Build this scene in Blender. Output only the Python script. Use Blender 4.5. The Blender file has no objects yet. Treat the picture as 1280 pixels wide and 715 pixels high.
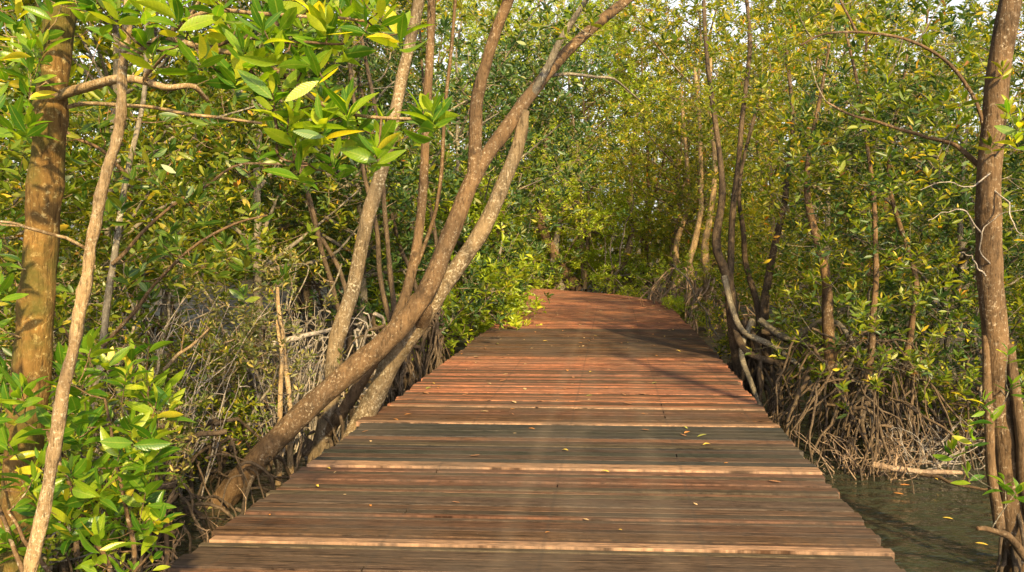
import bpy, math, random
import numpy as np
from mathutils import Vector
R = math.radians
random.seed(7); RNG = np.random.default_rng(7)
sc = bpy.context.scene
col = sc.collection
# ------------------------------------------------------------------ camera
F = 1000.0; CX, CY = 640.0, 357.5; CAMH = 1.5
PITCH = math.atan(57.5 / F)
cam = bpy.data.objects.new('camera', bpy.data.cameras.new('camera')); col.objects.link(cam)
cam.location = (0, 0, CAMH); cam.rotation_euler = (math.pi/2 - PITCH, 0, 0)
cam.data.sensor_width = 36; cam.data.lens = 36 * F / 1280.0
cam.data.clip_start = 0.05; cam.data.clip_end = 3000
sc.camera = cam
# ------------------------------------------------------------------ light
SUN_EL = 31.0; SUN_AZ = (0.30, -0.954)
world = bpy.data.worlds.new('World'); sc.world = world; world.use_nodes = True
wn = world.node_tree; bg = wn.nodes['Background']
sky = wn.nodes.new('ShaderNodeTexSky'); sky.sky_type = 'NISHITA'; sky.sun_disc = False
sky.sun_elevation = R(SUN_EL); sky.sun_rotation = math.atan2(SUN_AZ[0], SUN_AZ[1])
sky.air_density = 1.0; sky.dust_density = 2.5
hs = wn.nodes.new('ShaderNodeHueSaturation'); hs.inputs['Saturation'].default_value = 0.18
wn.links.new(sky.outputs[0], hs.inputs['Color']); wn.links.new(hs.outputs[0], bg.inputs[0]); bg.inputs[1].default_value = 0.105
sun = bpy.data.objects.new('sun', bpy.data.lights.new('sun', 'SUN')); col.objects.link(sun)
sun.data.energy = 5.0; sun.data.angle = R(2.0); sun.data.color = (1.0, 0.76, 0.36)
sd = Vector((SUN_AZ[0]*math.cos(R(SUN_EL)), SUN_AZ[1]*math.cos(R(SUN_EL)), math.sin(R(SUN_EL))))
sun.rotation_euler = sd.to_track_quat('Z', 'Y').to_euler()
sc.view_settings.view_transform = 'Standard'; sc.view_settings.look = 'None'
sc.view_settings.gamma = 1.0; sc.view_settings.exposure = 1.55
sc.render.engine = 'CYCLES'
sc.cycles.max_bounces = 8; sc.cycles.diffuse_bounces = 4; sc.cycles.glossy_bounces = 3
sc.cycles.transmission_bounces = 6; sc.cycles.use_denoising = True

WATER = -0.62
def P(px, py, D):
    x = (px-CX)/F; y = (CY-py)/F; ca, sa = math.cos(PITCH), math.sin(PITCH)
    d = np.array([x, ca + y*sa, -sa + y*ca]); d = d * (D/d[1])
    return np.array([d[0], d[1], CAMH + d[2]])
# ------------------------------------------------------------------ materials
def new_mat(name):
    m = bpy.data.materials.new(name); m.use_nodes = True
    nt = m.node_tree; b = nt.nodes['Principled BSDF']
    return m, nt, b
def N(nt, t, **kw):
    n = nt.nodes.new(t)
    for k, v in kw.items():
        if k in n.inputs: n.inputs[k].default_value = v
        else: setattr(n, k, v)
    return n
def ramp(nt, fac, stops, interp='LINEAR'):
    r = nt.nodes.new('ShaderNodeValToRGB'); r.color_ramp.interpolation = interp
    el = r.color_ramp.elements
    while len(el) < len(stops): el.new(0.5)
    for e, (p, c) in zip(el, stops):
        e.position = p; e.color = (*c, 1) if len(c) == 3 else c
    nt.links.new(fac, r.inputs[0]); return r
def mix(nt, fac, a, b, mode='MIX'):
    m = nt.nodes.new('ShaderNodeMix'); m.data_type = 'RGBA'; m.blend_type = mode
    for k, v in ((0, fac), (6, a), (7, b)):
        if hasattr(v, 'is_output') or hasattr(v, 'links'): nt.links.new(v, m.inputs[k])
        else: m.inputs[k].default_value = v if k == 0 else (*v, 1)
    return m.outputs[2]
def noise(nt, vec, scale, detail=4, rough=0.55):
    n = N(nt, 'ShaderNodeTexNoise', Scale=scale, Detail=detail, Roughness=rough)
    nt.links.new(vec, n.inputs['Vector']); return n.outputs['Fac']
def coords(nt, kind='Object', sc_=(1, 1, 1)):
    t = nt.nodes.new('ShaderNodeTexCoord'); m = nt.nodes.new('ShaderNodeMapping')
    m.inputs['Scale'].default_value = sc_; nt.links.new(t.outputs[kind], m.inputs[0]); return m.outputs[0]
def bump(nt, b, h, strength, dist):
    n = N(nt, 'ShaderNodeBump', Strength=strength, Distance=dist); nt.links.new(h, n.inputs['Height'])
    nt.links.new(n.outputs[0], b.inputs['Normal'])

def leaf_mat(name, stops, trans=0.45, rough=0.42, tboost=1.25, fine=False):
    m, nt, b = new_mat(name)
    g = nt.nodes.new('ShaderNodeNewGeometry')
    c = ramp(nt, g.outputs['Random Per Island'], stops).outputs[0]
    oi = nt.nodes.new('ShaderNodeObjectInfo')
    v = coords(nt, 'Object', (1, 1, 1))
    nz = noise(nt, v, 1.1, 2)
    cl = ramp(nt, nz, [(0.35, (0.82, 0.92, 0.9)), (0.65, (1.22, 1.1, 0.85))]).outputs[0]
    c = mix(nt, 1.0, c, cl, 'MULTIPLY')
    n2 = noise(nt, coords(nt), 160, 2)
    sp = ramp(nt, n2, [(0.3, (0.8, 0.8, 0.75)), (0.6, (1, 1, 1))]).outputs[0]
    c = mix(nt, 0.7, c, sp, 'MULTIPLY')
    if fine:
        at = nt.nodes.new('ShaderNodeAttribute'); at.attribute_name = 'leaf_co'
        sp_ = nt.nodes.new('ShaderNodeSeparateXYZ'); nt.links.new(at.outputs['Vector'], sp_.inputs[0])
        ab = N(nt, 'ShaderNodeMath', operation='ABSOLUTE'); nt.links.new(sp_.outputs[0], ab.inputs[0])
        c = mix(nt, ramp(nt, ab.outputs[0], [(0.006, (.35,)*3), (0.018, (0, 0, 0))]).outputs[0], c, (.34, .36, .07))
        m1 = N(nt, 'ShaderNodeMath', operation='MULTIPLY_ADD'); nt.links.new(ab.outputs[0], m1.inputs[0]); m1.inputs[1].default_value = -.8; nt.links.new(sp_.outputs[1], m1.inputs[2])
        m2 = N(nt, 'ShaderNodeMath', operation='MULTIPLY'); nt.links.new(m1.outputs[0], m2.inputs[0]); m2.inputs[1].default_value = 75
        m3 = N(nt, 'ShaderNodeMath', operation='SINE'); nt.links.new(m2.outputs[0], m3.inputs[0])
        c = mix(nt, 1.0, c, ramp(nt, m3.outputs[0], [(0.0, (.94, .95, .94)), (.9, (1.03, 1.03, 1.03))]).outputs[0], 'MULTIPLY')
        bl = noise(nt, coords(nt), 55, 5, .7)
        c = mix(nt, ramp(nt, bl, [(0.66, (0, 0, 0)), (0.70, (1, 1, 1))]).outputs[0], c, (.12, .07, .02))
        pz = noise(nt, coords(nt), 12, 3, .6)
        c = mix(nt, 1.0, c, ramp(nt, pz, [(0.3, (.72, .8, .75)), (0.7, (1.25, 1.15, 1.0))]).outputs[0], 'MULTIPLY')
        bump(nt, b, m3.outputs[0], .12, .001)
    nt.links.new(c, b.inputs['Base Color'])
    b.inputs['Roughness'].default_value = rough; b.inputs['Specular IOR Level'].default_value = 0.45
    tr = nt.nodes.new('ShaderNodeBsdfTranslucent')
    tc = mix(nt, 1.0, c, (1.5*tboost, 1.45*tboost, 0.42*tboost), 'MULTIPLY')
    nt.links.new(tc, tr.inputs[0])
    mx = nt.nodes.new('ShaderNodeMixShader'); mx.inputs[0].default_value = trans
    nt.links.new(b.outputs[0], mx.inputs[1]); nt.links.new(tr.outputs[0], mx.inputs[2])
    nt.links.new(mx.outputs[0], nt.nodes['Material Output'].inputs[0])
    return m
G1, G2, G3, G4 = (0.036, 0.070, 0.007), (0.082, 0.130, 0.010), (0.150, 0.185, 0.013), (0.25, 0.25, 0.018)
YE, OR_, BR = (0.50, 0.38, 0.035), (0.42, 0.15, 0.02), (0.16, 0.09, 0.04)
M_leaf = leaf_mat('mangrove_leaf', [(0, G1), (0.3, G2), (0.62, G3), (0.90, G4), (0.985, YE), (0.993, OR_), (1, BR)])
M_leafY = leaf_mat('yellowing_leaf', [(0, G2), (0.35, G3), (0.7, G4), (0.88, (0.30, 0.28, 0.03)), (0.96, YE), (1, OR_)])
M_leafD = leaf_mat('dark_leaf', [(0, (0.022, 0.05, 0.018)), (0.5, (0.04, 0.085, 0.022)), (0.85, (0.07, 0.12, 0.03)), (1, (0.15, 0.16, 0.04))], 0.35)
M_leafB = leaf_mat('bright_leaf', [(0, (0.15, 0.23, 0.015)), (0.5, (0.27, 0.34, 0.020)), (0.85, (0.28, 0.35, 0.035)), (1, (0.48, 0.44, 0.04))], 0.45)  # yellow-green foliage, brightened in colour to stand in for sunlight
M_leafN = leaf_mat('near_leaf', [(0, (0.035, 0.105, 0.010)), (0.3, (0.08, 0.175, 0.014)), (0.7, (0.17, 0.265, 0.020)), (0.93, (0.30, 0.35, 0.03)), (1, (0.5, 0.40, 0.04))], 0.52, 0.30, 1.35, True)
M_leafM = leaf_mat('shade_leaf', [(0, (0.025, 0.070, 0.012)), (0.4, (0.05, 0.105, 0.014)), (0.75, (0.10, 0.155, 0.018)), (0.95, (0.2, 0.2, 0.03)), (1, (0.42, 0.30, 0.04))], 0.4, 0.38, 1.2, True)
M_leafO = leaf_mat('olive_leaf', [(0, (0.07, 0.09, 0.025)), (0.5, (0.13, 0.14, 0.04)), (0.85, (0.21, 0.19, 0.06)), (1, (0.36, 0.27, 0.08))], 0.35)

def bark_mat(name, dark, light, lichen, amount=0.5, moss=0.0, sc0=1.0):
    m, nt, b = new_mat(name)
    v = coords(nt, 'Object', (1, 1, 0.35)); v1 = coords(nt)
    a = noise(nt, v, 14*sc0, 6, 0.65)
    c = ramp(nt, a, [(0.3, dark), (0.7, light)]).outputs[0]
    l = noise(nt, v1, 42*sc0, 6, 0.75)
    lf = ramp(nt, l, [(0.56-0.10*amount, (0, 0, 0)), (0.64-0.06*amount, (1, 1, 1))]).outputs[0]
    pm = noise(nt, v1, 3.3*sc0, 3, .6); pf = ramp(nt, pm, [(0.40, (0.12,)*3), (0.60, (1, 1, 1))]).outputs[0]
    lf = mix(nt, 1.0, lf, pf, 'MULTIPLY')
    c = mix(nt, lf, c, lichen)
    ck = noise(nt, coords(nt, 'Object', (1, 1, 0.16)), 60*sc0, 5, .7)
    c = mix(nt, 1.0, c, ramp(nt, ck, [(0.34, (.35, .33, .3)), (0.46, (1, 1, 1))]).outputs[0], 'MULTIPLY')
    st_ = noise(nt, v1, 7*sc0, 4, .65)
    c = mix(nt, ramp(nt, st_, [(0.56, (0, 0, 0)), (0.68, (.8, .8, .8))]).outputs[0], c, tuple(q*.6 for q in dark))
    big = noise(nt, v1, 1.7, 3)
    bf = ramp(nt, big, [(0.35, (0.72, 0.72, 0.75)), (0.65, (1.2, 1.12, 1.0))]).outputs[0]
    c = mix(nt, 1.0, c, bf, 'MULTIPLY')
    if moss > 0:
        mo = noise(nt, v1, 4.0, 5, 0.6)
        mf = ramp(nt, mo, [(0.52-moss*0.2, (0, 0, 0)), (0.66-moss*0.2, (1, 1, 1))]).outputs[0]
        c = mix(nt, mf, c, (0.07, 0.058, 0.012))
    nt.links.new(c, b.inputs['Base Color']); b.inputs['Roughness'].default_value = 0.9
    b.inputs['Specular IOR Level'].default_value = 0.2
    hb = nt.nodes.new('ShaderNodeMath'); hb.operation = 'ADD'; nt.links.new(a, hb.inputs[0]); nt.links.new(ck, hb.inputs[1])
    bump(nt, b, hb.outputs[0], 1.0, 0.014)
    return m
M_barkR = bark_mat('red_brown_bark', (0.055, 0.034, 0.018), (0.14, 0.088, 0.047), (0.30, 0.25, 0.19), 0.15)
M_barkL = bark_mat('lichened_bark', (0.075, 0.055, 0.032), (0.18, 0.13, 0.078), (0.36, 0.32, 0.25), 0.5)
M_barkM = bark_mat('mossy_bark', (0.075, 0.042, 0.012), (0.21, 0.12, 0.034), (0.36, 0.28, 0.13), 0.2, 0.35)
M_barkT = bark_mat('tan_bark', (0.17, 0.11, 0.055), (0.38, 0.27, 0.15), (0.50, 0.44, 0.32), 0.4, 0, 2.0)
M_barkG = bark_mat('grey_bark', (0.08, 0.07, 0.055), (0.19, 0.165, 0.13), (0.36, 0.34, 0.29), 0.4)
M_root = bark_mat('root_bark', (0.035, 0.026, 0.019), (0.11, 0.078, 0.052), (0.20, 0.16, 0.12), 0.2, 0, 1.5)
M_dead = bark_mat('dead_wood', (0.16, 0.14, 0.13), (0.36, 0.32, 0.29), (0.5, 0.47, 0.44), 0.3, 0, 2.0)
M_deadR = bark_mat('dead_twig', (0.15, 0.10, 0.07), (0.33, 0.24, 0.17), (0.45, 0.38, 0.3), 0.3, 0, 2.0)

# ------------------------------------------------------------------ mesh helpers
def link(name, me, parent=None):
    o = bpy.data.objects.new(name, me); col.objects.link(o)
    if parent: o.parent = parent
    return o
def tag(o, label=None, cat=None, group=None, kind=None):
    if label: o['label'] = label
    if cat: o['category'] = cat
    if group: o['group'] = group
    if kind: o['kind'] = kind
    return o
def empty(name, loc, label, cat, group=None):
    o = bpy.data.objects.new(name, None); col.objects.link(o); o.location = loc; o.empty_display_size = 0.2
    return tag(o, label, cat, group)
class MB:
    """collects numpy pieces, builds one mesh"""
    def __init__(s): s.a = []; s.v = []; s.f = []; s.m = []; s.n = 0; s.sm = []
    def add(s, v, f, mi=0, smooth=True, att=None):
        v = np.asarray(v, float).reshape(-1, 3); f = np.asarray(f, int)
        if len(f) == 0: return
        s.a.append(np.zeros((len(v), 3)) if att is None else att); s.v.append(v); s.f.append(f + s.n); s.m.append(np.full(len(f), mi)); s.sm.append(np.full(len(f), smooth)); s.n += len(v)
    def mesh(s, name, mats, origin=(0, 0, 0)):
        me = bpy.data.meshes.new(name)
        V = np.concatenate(s.v) - np.asarray(origin, float)
        me.vertices.add(len(V)); me.vertices.foreach_set('co', V.ravel())
        loops = np.concatenate([f.ravel() for f in s.f])
        tot = np.concatenate([np.full(len(f), f.shape[1]) for f in s.f])
        st = np.concatenate([[0], np.cumsum(tot)[:-1]])
        me.loops.add(len(loops)); me.loops.foreach_set('vertex_index', loops)
        me.polygons.add(len(tot)); me.polygons.foreach_set('loop_start', st); me.polygons.foreach_set('loop_total', tot)
        for m in mats: me.materials.append(m)
        me.polygons.foreach_set('material_index', np.concatenate(s.m))
        me.polygons.foreach_set('use_smooth', np.concatenate(s.sm))
        me.update(calc_edges=True)
        if any(a_.any() for a_ in s.a):
            at_ = me.attributes.new('leaf_co', 'FLOAT_VECTOR', 'POINT'); at_.data.foreach_set('vector', np.concatenate(s.a).ravel())
        return me
def unit(a): return a / (np.linalg.norm(a, axis=-1, keepdims=True) + 1e-9)
def smooth_path(pts, n):
    pts = np.asarray(pts, float); 
    if len(pts) < 3: 
        t = np.linspace(0, 1, n)[:, None]; return pts[0]*(1-t) + pts[-1]*t
    p = np.vstack([2*pts[0]-pts[1], pts, 2*pts[-1]-pts[-2]]); out = []
    segs = len(pts)-1
    for u in np.linspace(0, segs-1e-6, n):
        i = int(u); t = u-i; a, b, c, d = p[i], p[i+1], p[i+2], p[i+3]
        out.append(0.5*((2*b)+(-a+c)*t+(2*a-5*b+4*c-d)*t*t+(-a+3*b-3*c+d)*t**3))
    return np.array(out)
def tube(mb, pts, rad, k=8, mi=0, rough=0.0, cap=True, rng=RNG):
    pts = np.asarray(pts, float); n = len(pts); rad = np.broadcast_to(np.asarray(rad, float), (n,))
    t = unit(np.gradient(pts, axis=0))
    ref = np.array([0.31, 0.17, 0.93]) if abs(t[0] @ np.array([0.31, 0.17, 0.93])) < 0.9 else np.array([1.0, 0, 0])
    u = np.zeros_like(t)
    a = ref - t[0]*(ref @ t[0]); u[0] = a/np.linalg.norm(a)
    for i in range(1, n):
        a = u[i-1] - t[i]*(u[i-1] @ t[i]); u[i] = a/(np.linalg.norm(a)+1e-9)
    w = np.cross(t, u); th = np.linspace(0, 2*math.pi, k, endpoint=False)
    rr = rad[:, None]*np.ones((1, k))
    if rough > 0:
        z = np.linspace(0, n*0.35, n)[:, None]; ph = rng.uniform(0, 6.28, 6)
        rr = rr*(1 + rough*(np.sin(th[None]*2+z*1.3+ph[0])*0.5 + np.sin(th[None]*3-z*2.1+ph[1])*0.4 + np.sin(z*3.7+ph[2])*0.45 + np.sin(z*1.9+th[None]+ph[3])*0.5) + rough*0.5*rng.normal(size=(n, k)))
    if k >= 12 and n > 30:
        for _ in range(int(n/5)):
            i0 = rng.uniform(2, n-2); t0 = rng.uniform(0, 6.283); sg = rng.uniform(.6, 1.3)
            dth = np.abs((th[None]-t0+math.pi) % (2*math.pi)-math.pi)
            rr = rr*(1+rng.uniform(.12, .3)*np.exp(-((np.arange(n)[:, None]-i0)/sg)**2-(dth/.55)**2))
    v = pts[:, None] + rr[..., None]*(np.cos(th)[None, :, None]*u[:, None] + np.sin(th)[None, :, None]*w[:, None])
    i = np.arange(n-1)[:, None]*k; j = np.arange(k)[None]; j2 = (j+1) % k
    f = np.stack([i+j, i+j2, i+k+j2, i+k+j], -1).reshape(-1, 4)
    mb.add(v, f, mi)
    if cap:
        e = np.vstack([v[-1], [pts[-1]+t[-1]*rad[-1]*0.6]])
        mb.add(e, [[a_, (a_+1) % k, k] for a_ in range(k)], mi)
def wiggle(pts, amp, rng=RNG):
    n = len(pts); o = np.zeros((n, 3)); 
    for fr in (1, 2.3, 4.1):
        o += np.sin(np.linspace(0, fr*6, n)[:, None] + rng.uniform(0, 6.28, 3))*amp/fr*rng.uniform(.5, 1, 3)
    o *= np.minimum(1, np.linspace(0, 4, n))[:, None]; return pts + o
# leaf templates: x across, y along, z up
def tpl_simple():
    v = np.array([[0, 0, 0], [-.14, .3, .04], [-.15, .64, .03], [0, 1, -.1], [.15, .64, .03], [.14, .3, .04]])
    return v, np.array([[0, 3, 2, 1], [0, 5, 4, 3]])
def tpl_fine(w=0.165, seg=7):
    v = []; f = []
    for i in range(seg+1):
        t = i/seg; wd = w*math.sin(math.pi*min(1, max(0, (t-.06)/.94))**0.85)**0.75 if 0.06 < t < 1 else 0.008
        z = -0.16*t*t; v += [[-wd, t, z+wd*.28], [0, t, z], [wd, t, z+wd*.28]]
    for i in range(seg):
        a = i*3; f += [[a, a+1, a+4, a+3], [a+1, a+2, a+5, a+4]]
    return np.array(v), np.array(f)
def leaves(mb, pos, fwd, size, tpl, mi=0, rng=RNG, upbias=0.6):
    n = len(pos); V, Fc = tpl; fwd = unit(fwd)
    up = np.array([0, 0, 1.0])*upbias + rng.normal(size=(n, 3))*0.45
    s = unit(np.cross(fwd, up)); nn = np.cross(s, fwd)
    wv = rng.uniform(0.8, 1.2, n)[:, None, None]
    sb = rng.normal(size=n)[:, None, None]*.10*V[None, :, 1:2]**2
    v = pos[:, None] + size[:, None, None]*((V[None, :, 0:1]*wv+sb)*s[:, None] + V[None, :, 1:2]*fwd[:, None] + V[None, :, 2:3]*rng.uniform(-0.5, 2.2, n)[:, None, None]*nn[:, None])
    f = (Fc[None] + (np.arange(n)*len(V))[:, None, None]).reshape(-1, Fc.shape[1])
    mb.add(v, f, mi, att=(np.tile(V, (n, 1)) if len(V) > 10 else None))
def rosettes(mb, tips, dirs, per=(5, 9), size=(0.07, 0.11), tpl=None, mi=0, rng=RNG, stem=0.07, up=0.6):
    tpl = tpl or tpl_simple(); PO = []; FW = []; SZ = []
    for p, d in zip(tips, dirs):
        n = rng.integers(per[0], per[1]+1)
        d = unit(d + np.array([0, 0, 0.25])); a = unit(np.cross(d, [0.2, 0.5, 0.8])); b = np.cross(d, a)
        ph = np.arange(n)*2.4 + rng.uniform(0, 6)
        el = np.linspace(0.35, 1.35, n) + rng.normal(size=n)*0.15
        fw = np.cos(el)[:, None]*d + np.sin(el)[:, None]*(np.cos(ph)[:, None]*a + np.sin(ph)[:, None]*b)
        fw[:, 2] -= 0.12
        PO.append(p - d*np.linspace(0, stem, n)[:, None]); FW.append(fw); SZ.append(rng.uniform(size[0], size[1], n)*(1-0.35*(np.arange(n) < 2)))
    leaves(mb, np.concatenate(PO), np.concatenate(FW), np.concatenate(SZ), tpl, mi, rng, up)
def twigs_to(mb, tips, skel, srad, r1=0.003, mi=1, k=3, maxr=0.02, rng=RNG, back=0.35):
    """a curved twig from the nearest skeleton point to each tip, returns directions"""
    dirs = []
    order = np.argsort(np.min(np.linalg.norm(tips[:, None]-skel[None, ::2], axis=2), axis=1))
    S = skel.copy(); SR = srad.copy(); res = [None]*len(tips)
    for ii in order:
        p = tips[ii]; d = np.linalg.norm(S-p, axis=1)
        cost = d + 0.35*np.maximum(0, S[:, 2]-p[2]+0.1)
        j = int(np.argmin(cost)); a = S[j]; L = d[j]
        h = np.array([0, 0, -0.12*L]); m = (a+p)/2 + h + rng.normal(size=3)*0.05*L
        q = smooth_path([a, m, p], 5 if L > 0.3 else 4)
        r0 = min(maxr, SR[j]*0.75, 0.003+0.009*L)
        tube(mb, q, np.linspace(r0, r1, len(q)), k, mi, cap=False)
        res[ii] = q[-1]-q[-2]
        S = np.vstack([S, q[2:-1]]); SR = np.concatenate([SR, np.full(len(q)-3, r0*0.8)])
    return np.array(res)

# ------------------------------------------------------------------ setting: ground, water
def fbm(x, y):
    return (np.sin(x*0.9+1.3*np.sin(y*0.7))+np.sin(y*1.1+1.7*np.sin(x*0.6+2))+0.5*np.sin(x*2.3+y*1.9)+0.4*np.sin(x*3.7-y*4.1)+0.3*np.sin(x*7.1+y*6.3))/3
def pathx(y): return -0.345 + 0.125*y
def ground_z(x, y):
    n = fbm(x, y)
    d = np.abs(x - pathx(np.clip(y, -50, 20)))
    bank = np.clip((d-2.2)/3.5, 0, 1)*0.34 + np.clip((y-8.5)/6, 0, 1)*0.22
    openw = np.exp(-(((x-3.4)/2.0)**2+((y-5.0)/2.4)**4))*0.6 + np.exp(-(((x+2.25)/.7)**2+((y-6.8)/1.6)**2))*0.55
    return WATER - 0.13 + bank - openw + 0.09*n
def axis(lo, hi, fine_lo, fine_hi, step):
    c = np.arange(fine_lo, fine_hi, step)
    return np.concatenate([-np.geomspace(-lo, -fine_lo, 14)[:-1], c, np.geomspace(fine_hi, hi, 14)])
xs = axis(-900, 900, -12, 12, 0.12); ys = np.concatenate([-np.geomspace(900, 3, 12)[:-1], np.arange(-3, 34, 0.14), np.geomspace(34, 1500, 14)])
X, Y = np.meshgrid(xs, ys); Z = ground_z(X, Y)
far_ = np.clip((np.hypot(X, Y)-60)/60, 0, 1); Z = Z*(1-far_) + far_*(WATER+0.25)
mb = MB(); nx = len(xs); ny = len(ys)
i = np.arange(ny-1)[:, None]*nx; j = np.arange(nx-1)[None]
mb.add(np.stack([X, Y, Z], -1), np.stack([i+j, i+j+1, i+nx+j+1, i+nx+j], -1).reshape(-1, 4))
m, nt, b = new_mat('mud')
v = coords(nt)
a = noise(nt, v, 3, 8, .6); c = ramp(nt, a, [(0.35, (0.018, 0.014, 0.010)), (0.6, (0.045, 0.034, 0.022)), (0.75, (0.075, 0.06, 0.035))]).outputs[0]
li = N(nt, 'ShaderNodeTexVoronoi', Scale=14.0); nt.links.new(v, li.inputs['Vector'])
lc = ramp(nt, li.outputs['Color'], [(0.72, (0, 0, 0)), (0.76, (1, 1, 1))], 'CONSTANT').outputs[0]
c = mix(nt, lc, c, (0.14, 0.085, 0.035)); nt.links.new(c, b.inputs['Base Color'])
rr = ramp(nt, a, [(0.4, (.35,)*3), (0.6, (.85,)*3)]).outputs[0]; nt.links.new(rr, b.inputs['Roughness'])
bump(nt, b, noise(nt, v, 18, 8, .65), 0.8, 0.04)
tag(link('mud_ground', mb.mesh('mud_ground', [m])), kind='structure')
mb = MB(); mb.add([[-700, -700, WATER], [700, -700, WATER], [700, 1200, WATER], [-700, 1200, WATER]], [[0, 1, 2, 3]], smooth=False)
m, nt, b = new_mat('murky_water')
b.inputs['Base Color'].default_value = (0.020, 0.023, 0.015, 1); b.inputs['Roughness'].default_value = 0.015
b.inputs['IOR'].default_value = 1.33; b.inputs['Specular IOR Level'].default_value = 1.0
v = coords(nt, 'Object', (1, 1, 1))
w1 = noise(nt, coords(nt, 'Object', (1, 1.7, 1)), 4.5, 4, .5); bump(nt, b, w1, 1.0, 0.10)
tr = nt.nodes.new('ShaderNodeBsdfTransparent'); tr.inputs[0].default_value = (0.55, 0.55, 0.40, 1)
mx = nt.nodes.new('ShaderNodeMixShader'); mx.inputs[0].default_value = 0.12
nt.links.new(b.outputs[0], mx.inputs[1]); nt.links.new(tr.outputs[0], mx.inputs[2]); nt.links.new(mx.outputs[0], nt.nodes['Material Output'].inputs[0])
tag(link('water', mb.mesh('water', [m])), kind='structure')

# ------------------------------------------------------------------ boardwalk
HALF = 1.71
def path():
    """stations along the centre line: position, heading"""
    h0 = math.atan2(1, 0.125); pts = []; x, y = pathx(-3.0), -3.0; h = h0; s = 0; ds = 0.01
    while s < 40:
        pts.append((x, y, h)); x += math.cos(h)*ds; y += math.sin(h)*ds; s += ds
        if y > 18.0 and h < h0 + R(44): h += ds/5.5
    return pts
PT = path()
m, nt, b = new_mat('weathered_planks')
uvn = nt.nodes.new('ShaderNodeUVMap'); uvn.uv_map = 'UVMap'
att = nt.nodes.new('ShaderNodeAttribute'); att.attribute_name = 'tone'
mp = nt.nodes.new('ShaderNodeMapping'); mp.inputs['Scale'].default_value = (2.2, 16, 1); nt.links.new(uvn.outputs[0], mp.inputs[0])
gr = noise(nt, mp.outputs[0], 3.2, 8, .72)
mp2 = nt.nodes.new('ShaderNodeMapping'); mp2.inputs['Scale'].default_value = (5, 65, 1); nt.links.new(uvn.outputs[0], mp2.inputs[0])
fine = noise(nt, mp2.outputs[0], 3.0, 5, .6)
obv = coords(nt)
blot = noise(nt, obv, 1.3, 5, .6)
c = mix(nt, 1.0, att.outputs['Color'], ramp(nt, gr, [(0.30, (.42, .43, .46)), (0.5, (.97, .96, .96)), (0.72, (1.5, 1.38, 1.28))]).outputs[0], 'MULTIPLY')
c = mix(nt, 1.0, c, ramp(nt, fine, [(0.32, (.42, .42, .45)), (0.5, (1, 1, 1)), (.75, (1.4, 1.35, 1.3))]).outputs[0], 'MULTIPLY')
mp3 = nt.nodes.new('ShaderNodeMapping'); mp3.inputs['Scale'].default_value = (1.6, 85, 1); nt.links.new(uvn.outputs[0], mp3.inputs[0])
crk = noise(nt, mp3.outputs[0], 1.0, 6, .7)
c = mix(nt, 1.0, c, ramp(nt, crk, [(0.40, (.2, .17, .15)), (0.48, (1, 1, 1))]).outputs[0], 'MULTIPLY')
spk = noise(nt, obv, 38, 4, .75)
c = mix(nt, ramp(nt, spk, [(0.66, (0, 0, 0)), (0.74, (.6, .6, .6))]).outputs[0], c, (.24, .19, .15))
wear = ramp(nt, blot, [(0.42, (0, 0, 0)), (0.68, (.6, .6, .6))]).outputs[0]
c = mix(nt, wear, c, (0.060, 0.048, 0.040))
# faded wheel tracks along the walk, and rows of nail heads
sx = nt.nodes.new('ShaderNodeSeparateXYZ'); nt.links.new(uvn.outputs[0], sx.inputs[0])
def band(u0, w, soft):
    s_ = nt.nodes.new('ShaderNodeMath'); s_.operation = 'SUBTRACT'; nt.links.new(sx.outputs[0], s_.inputs[0]); s_.inputs[1].default_value = u0
    a_ = nt.nodes.new('ShaderNodeMath'); a_.operation = 'ABSOLUTE'; nt.links.new(s_.outputs[0], a_.inputs[0])
    r_ = nt.nodes.new('ShaderNodeMapRange'); nt.links.new(a_.outputs[0], r_.inputs[0])
    r_.inputs[1].default_value = w; r_.inputs[2].default_value = w+soft; r_.inputs[3].default_value = 1; r_.inputs[4].default_value = 0
    return r_.outputs[0]
for u0, w, s_, colr, k_ in ((-.17, .015, .06, (.16, .12, .09), .12), (.62, .02, .09, (.15, .12, .09), .09), (.12, .02, .08, (.15, .12, .09), .07)):
    f_ = nt.nodes.new('ShaderNodeMath'); f_.operation = 'MULTIPLY'; nt.links.new(band(u0, w, s_), f_.inputs[0]); f_.inputs[1].default_value = k_
    g_ = nt.nodes.new('ShaderNodeMath'); g_.operation = 'MULTIPLY'; nt.links.new(f_.outputs[0], g_.inputs[0]); nt.links.new(gr, g_.inputs[1])
    g2 = nt.nodes.new('ShaderNodeMath'); g2.operation = 'MULTIPLY'; nt.links.new(g_.outputs[0], g2.inputs[0]); g2.inputs[1].default_value = 2
    c = mix(nt, g2.outputs[0], c, colr)
for u0 in (-1.5, -.78, 0.02, .8, 1.5):
    f_ = nt.nodes.new('ShaderNodeMath'); f_.operation = 'MULTIPLY'; nt.links.new(band(u0, .004, .012), f_.inputs[0]); f_.inputs[1].default_value = .28
    c = mix(nt, f_.outputs[0], c, (.03, .026, .024))
nt.links.new(c, b.inputs['Base Color'])
b.inputs['Roughness'].default_value = 0.8; b.inputs['Specular IOR Level'].default_value = 0.10
bump(nt, b, fine, 0.7, 0.004)
M_plank = m
RED, BRN, GRY, DRK, PALE = (.225, .098, .058), (.078, .043, .028), (.056, .040, .030), (.034, .034, .030), (.23, .14, .09)  # plank pigments; their bands along the walk also paint in sun and shade
bw = bpy.data.objects.new('boardwalk', None); col.objects.link(bw); tag(bw, kind='structure')
rnd = random.Random(3)
V = []; Fc = []; UV = []; TN = []
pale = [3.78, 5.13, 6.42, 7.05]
pale_done = set(); s = 0.0
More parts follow.
